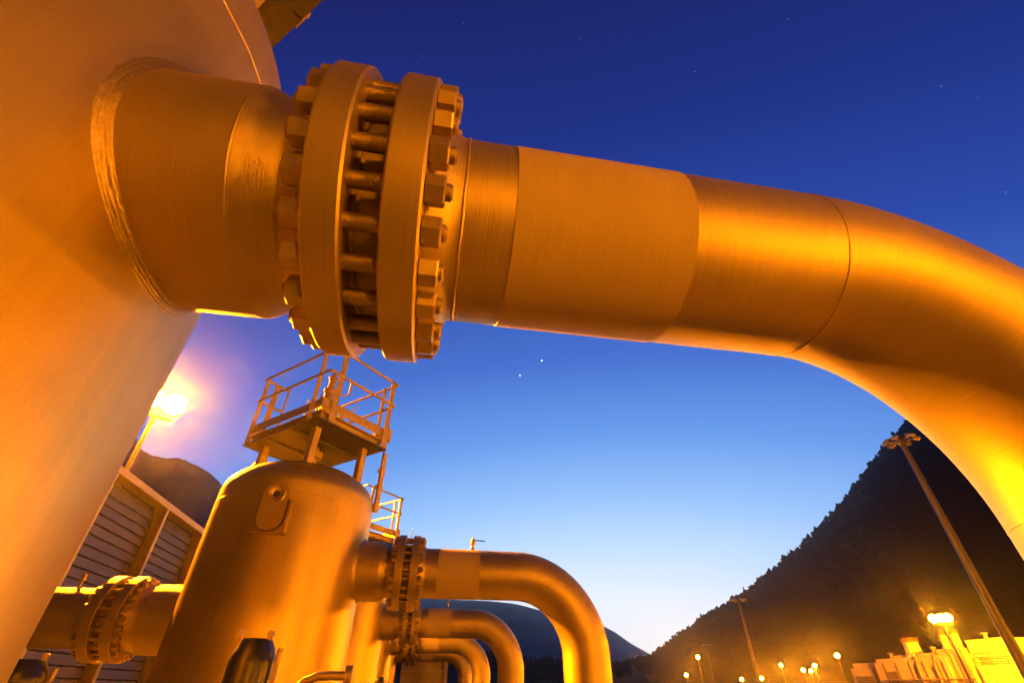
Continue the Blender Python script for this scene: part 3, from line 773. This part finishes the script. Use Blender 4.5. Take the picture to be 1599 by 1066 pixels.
ridge('far_mountain', 'hazy blue mountain behind the outlet pipes', [(-14, 7.2), (-5, 7.9), (2.75, 7.8), (6.92, 7.7), (9.71, 7.5), (11, 7.25), (12.14, 6.96), (13.3, 6.65), (14.52, 6.47), (17.3, 5.85), (19.46, 5.2), (20.39, 4.75), (21.86, 3.77), (23.89, 2.7), (30, 1.2)], 1050, .5, 1.4, 'rock', 15, 180, 36, .005)
ridge('left_mountain', 'brown mountain behind the noise barrier and its lamp', [(-75, 14), (-55, 18), (-40, 20.5), (-33, 20.6), (-31.76, 19.92), (-30.7, 18.7), (-30.01, 18.52), (-28.6, 18.55), (-27.57, 18.79), (-26.5, 18.7), (-25.66, 18.46), (-23.89, 17.8), (-22.72, 17.1), (-20, 15.3), (-14, 11), (-6, 6)], 620, .35, 1.5, 'halo_brown', 12, 300, 36, .005, jag=.16)
lo, co_l = ridge('low_hill', 'low wooded hill on the horizon between the pipes and the mountain', [(-4, 1.0), (2, 2.2), (5.75, 2.6), (9.71, 2.25), (12.33, 1.8), (16, 1.3), (20.03, 1.5), (21.64, 1.85), (23.24, 2.05), (26, 1.6), (32, .6)], 420, .6, 1.4, 'wooded', 3, 120, 20, .01)

def conifer(bm, p, h, r, seg=6, tiers=3):
    z0 = p.z - .5
    for t in range(tiers):
        zb = z0 + h*(.12 + .26*t); zt = z0 + h*(.55 + .45*(t + 1)/tiers - .1*(tiers - 1 - t))
        rr = r*(1 - .27*t)*random.uniform(.8, 1.2)
        top = bm.verts.new((p.x + random.uniform(-.1, .1)*r, p.y + random.uniform(-.1, .1)*r, zt))
        ph = random.uniform(0, 6.28)
        base = [bm.verts.new((p.x + rr*random.uniform(.55, 1.25)*math.cos(ph + 2*PI*k/seg), p.y + rr*random.uniform(.55, 1.25)*math.sin(ph + 2*PI*k/seg), zb + random.uniform(-.08, .06)*h)) for k in range(seg)]
        for k in range(seg): bm.faces.new([top, base[k], base[(k+1) % seg]])
def leafy(bm, p, h, r):
    for k in range(5):
        c = Vector((p.x + random.uniform(-.5, .5)*r, p.y + random.uniform(-.5, .5)*r, p.z + h*random.uniform(.35, .8)))
        q = r*random.uniform(.35, .65); vs = []
        for d in ((1, 0, 0), (-1, 0, 0), (0, 1, 0), (0, -1, 0), (0, 0, 1), (0, 0, -1)):
            vs.append(bm.verts.new(c + Vector(d)*q*random.uniform(.7, 1.4)))
        for a, b, e in ((0, 2, 4), (2, 1, 4), (1, 3, 4), (3, 0, 4), (2, 0, 5), (1, 2, 5), (3, 1, 5), (0, 3, 5)): bm.faces.new([vs[a], vs[b], vs[e]])
def forest(name, label, co, n, hmin, hmax, j0, j1, a_lim=None, ridge_j=None, extra=0):
    bm = NB(); na, nr = len(co) - 1, len(co[0]) - 1
    def plant(i, j):
        i0, j0_ = int(i), int(j); fi, fj = i - i0, j - j0_
        i1, j1_ = min(i0 + 1, na), min(j0_ + 1, nr)
        p = (co[i0][j0_]*(1 - fi) + co[i1][j0_]*fi)*(1 - fj) + (co[i0][j1_]*(1 - fi) + co[i1][j1_]*fi)*fj
        h = random.uniform(hmin, hmax)*(.7 + .6*random.random()**2)
        if random.random() < .2: conifer(bm, p, h, h*random.uniform(.18, .28))
        else: leafy(bm, p, h*.8, h*.35)
    for _ in range(n): plant(random.uniform(0, na*(a_lim or 1)), random.uniform(j0, j1)*nr)
    for _ in range(extra): plant(random.uniform(0, na*(a_lim or 1)), random.gauss(ridge_j, .012)*nr)
    tag(link(name, bm, M['forest'], smooth=False), label, 'forest', kind='stuff')
jr = (1 - .46)/(1.5 - .46)
forest('mountain_forest', 'dark trees covering the mountain slope at the right', co_r, 12000, 3.5, 7, .02, .62, .62, jr, 1500)
forest('hill_forest', 'dark trees along the low hill on the horizon', co_l, 700, 5, 9, .2, .6, 1, .5, 300)

# ------------------------------------------------------------------ thin air lit by the lamps
SIG = 2.3e-4
hm = bpy.data.materials.new('haze_air'); hm.use_nodes = True; hm.node_tree.nodes.clear()
pv = hm.node_tree.nodes.new('ShaderNodeVolumePrincipled'); ho = hm.node_tree.nodes.new('ShaderNodeOutputMaterial')
pv.inputs['Color'].default_value = (.9, .9, .92, 1); pv.inputs['Density'].default_value = SIG; pv.inputs['Anisotropy'].default_value = .94
hm.node_tree.links.new(pv.outputs[0], ho.inputs['Volume'])
bm = NB(); box(bm, (0, 0, 159), (3300, 3300, 322)); tag(link('haze', bm, hm, smooth=False), 'thin evening air round the whole plant', 'haze', kind='stuff')

# ------------------------------------------------------------------ stars
def star(az, el, size, mat, label, group=None):
    d = 9000.0
    p = Vector((math.sin(R_(az))*math.cos(R_(el)), math.cos(R_(az))*math.cos(R_(el)), math.sin(R_(el))))*d
    bm = NB(); bmesh.ops.create_icosphere(bm, subdivisions=2, radius=size)
    o = link('star', bm, M[mat], loc=p + Vector((0, 0, CZ))); tag(o, label, 'star', group)
star(14.15, 34.47, 13, 'star', 'brighter white star right of its twin below the overhead pipe')
star(10.85, 32.72, 10.5, 'star', 'second white star lower left of its brighter twin')
for az, el in [(51.07, 60.72), (-5.47, 70.81), (74.07, 42.43), (-14.58, 66.72), (50.55, 28.76), (72.94, 45.04), (47.28, 41.1), (70.12, 34.98), (29.5, 69.03), (67.13, 58.57)]:
    star(az, el, random.uniform(5, 7.5), 'star_dim', 'faint pinprick star in the deep blue upper sky', 'faint stars')

# ------------------------------------------------------------------ dusk sky
def s2l(c): return tuple(((v/255)/12.92 if v/255 <= .04045 else ((v/255 + .055)/1.055)**2.4) for v in c)
w = bpy.data.worlds.new('World'); scene.world = w; w.use_nodes = True
nt = w.node_tree; nt.nodes.clear()
tc = nt.nodes.new('ShaderNodeTexCoord'); sep = nt.nodes.new('ShaderNodeSeparateXYZ'); nt.links.new(tc.outputs['Generated'], sep.inputs[0])
# the afterglow sits over one part of the horizon: away from it the same colours come lower down
nrm = N(nt, 'ShaderNodeVectorMath', operation='DOT_PRODUCT'); nt.links.new(tc.outputs['Generated'], nrm.inputs[0]); nrm.inputs[1].default_value = (math.sin(R_(18)), math.cos(R_(18)), 0)
asn = N(nt, 'ShaderNodeMath', operation='ARCSINE'); nt.links.new(sep.outputs['Z'], asn.inputs[0])
mul = N(nt, 'ShaderNodeMath', operation='MULTIPLY'); mul.inputs[1].default_value = 2/PI; 
z2 = N(nt, 'ShaderNodeMath', operation='MULTIPLY'); nt.links.new(sep.outputs['Z'], z2.inputs[0]); nt.links.new(sep.outputs['Z'], z2.inputs[1])
oz = N(nt, 'ShaderNodeMath', operation='SUBTRACT'); oz.inputs[0].default_value = 1.0; nt.links.new(z2.outputs[0], oz.inputs[1])
ce = N(nt, 'ShaderNodeMath', operation='SQRT'); nt.links.new(oz.outputs[0], ce.inputs[0])
sh_ = N(nt, 'ShaderNodeMath', operation='SUBTRACT'); nt.links.new(ce.outputs[0], sh_.inputs[0]); nt.links.new(nrm.outputs['Value'], sh_.inputs[1])
k_ = N(nt, 'ShaderNodeMath', operation='MULTIPLY_ADD'); k_.inputs[1].default_value = R_(41); nt.links.new(sh_.outputs[0], k_.inputs[0]); nt.links.new(asn.outputs[0], k_.inputs[2])
nt.links.new(k_.outputs[0], mul.inputs[0])
STOPS = [(0, (255, 243, 240)), (4, (252, 248, 250)), (8, (236, 244, 255)), (12, (200, 227, 255)), (18, (150, 196, 251)), (25, (104, 156, 235)), (34, (70, 114, 207)), (47, (43, 74, 168)), (60, (31, 50, 132)), (73, (27, 38, 108)), (90, (22, 27, 82))]
cr = ramp(nt, mul.outputs[0], [(e/90, s2l(c)) for e, c in STOPS])
# the thin air of the haze box takes its share of the sky light; make the sky outside it brighter in step
zc = N(nt, 'ShaderNodeMath', operation='MAXIMUM'); zc.inputs[1].default_value = .19; nt.links.new(sep.outputs['Z'], zc.inputs[0])
pth = N(nt, 'ShaderNodeMath', operation='DIVIDE'); pth.inputs[0].default_value = .4*SIG*318; nt.links.new(zc.outputs[0], pth.inputs[1])
exn = N(nt, 'ShaderNodeMath', operation='EXPONENT'); nt.links.new(pth.outputs[0], exn.inputs[0])
mr_ = N(nt, 'ShaderNodeMapRange'); mr_.inputs[1].default_value = -1; mr_.inputs[2].default_value = .3; mr_.inputs[3].default_value = .07; mr_.inputs[4].default_value = 1.0
nt.links.new(nrm.outputs['Value'], mr_.inputs[0])
bg = nt.nodes.new('ShaderNodeBackground'); nt.links.new(cr.outputs['Color'], bg.inputs['Color']); gm = N(nt, 'ShaderNodeMath', operation='MULTIPLY'); nt.links.new(mr_.outputs[0], gm.inputs[0]); nt.links.new(exn.outputs[0], gm.inputs[1]); nt.links.new(gm.outputs[0], bg.inputs['Strength'])
sky = nt.nodes.new('ShaderNodeTexSky'); sky.sky_type = 'NISHITA'; sky.sun_disc = False; sky.sun_elevation = R_(-4); sky.sun_rotation = R_(18); sky.ozone_density = 6
bg2 = nt.nodes.new('ShaderNodeBackground'); nt.links.new(sky.outputs[0], bg2.inputs['Color']); bg2.inputs['Strength'].default_value = .05
add = nt.nodes.new('ShaderNodeAddShader'); nt.links.new(bg.outputs[0], add.inputs[0]); nt.links.new(bg2.outputs[0], add.inputs[1])
out = nt.nodes.new('ShaderNodeOutputWorld'); nt.links.new(add.outputs[0], out.inputs['Surface'])

# ------------------------------------------------------------------ camera
cam = bpy.data.cameras.new('Camera'); co = bpy.data.objects.new('Camera', cam); COL.objects.link(co)
co.location = (0, 0, CZ); co.rotation_euler = (PI/2 + .6445, 0, -.1689)
cam.sensor_width = 36; cam.lens = 721.68/1599*36; cam.clip_start = .05; cam.clip_end = 30000
scene.camera = co
vs = scene.view_settings; vs.view_transform = 'Standard'; vs.look = 'None'; vs.gamma = 1; vs.exposure = 0
cy = scene.cycles
cy.use_denoising = True
try: cy.denoiser = 'OPENIMAGEDENOISE'
except Exception: pass
cy.max_bounces = 6; cy.diffuse_bounces = 3; cy.glossy_bounces = 4; cy.sample_clamp_indirect = 6; cy.blur_glossy = .6
cy.use_light_tree = True
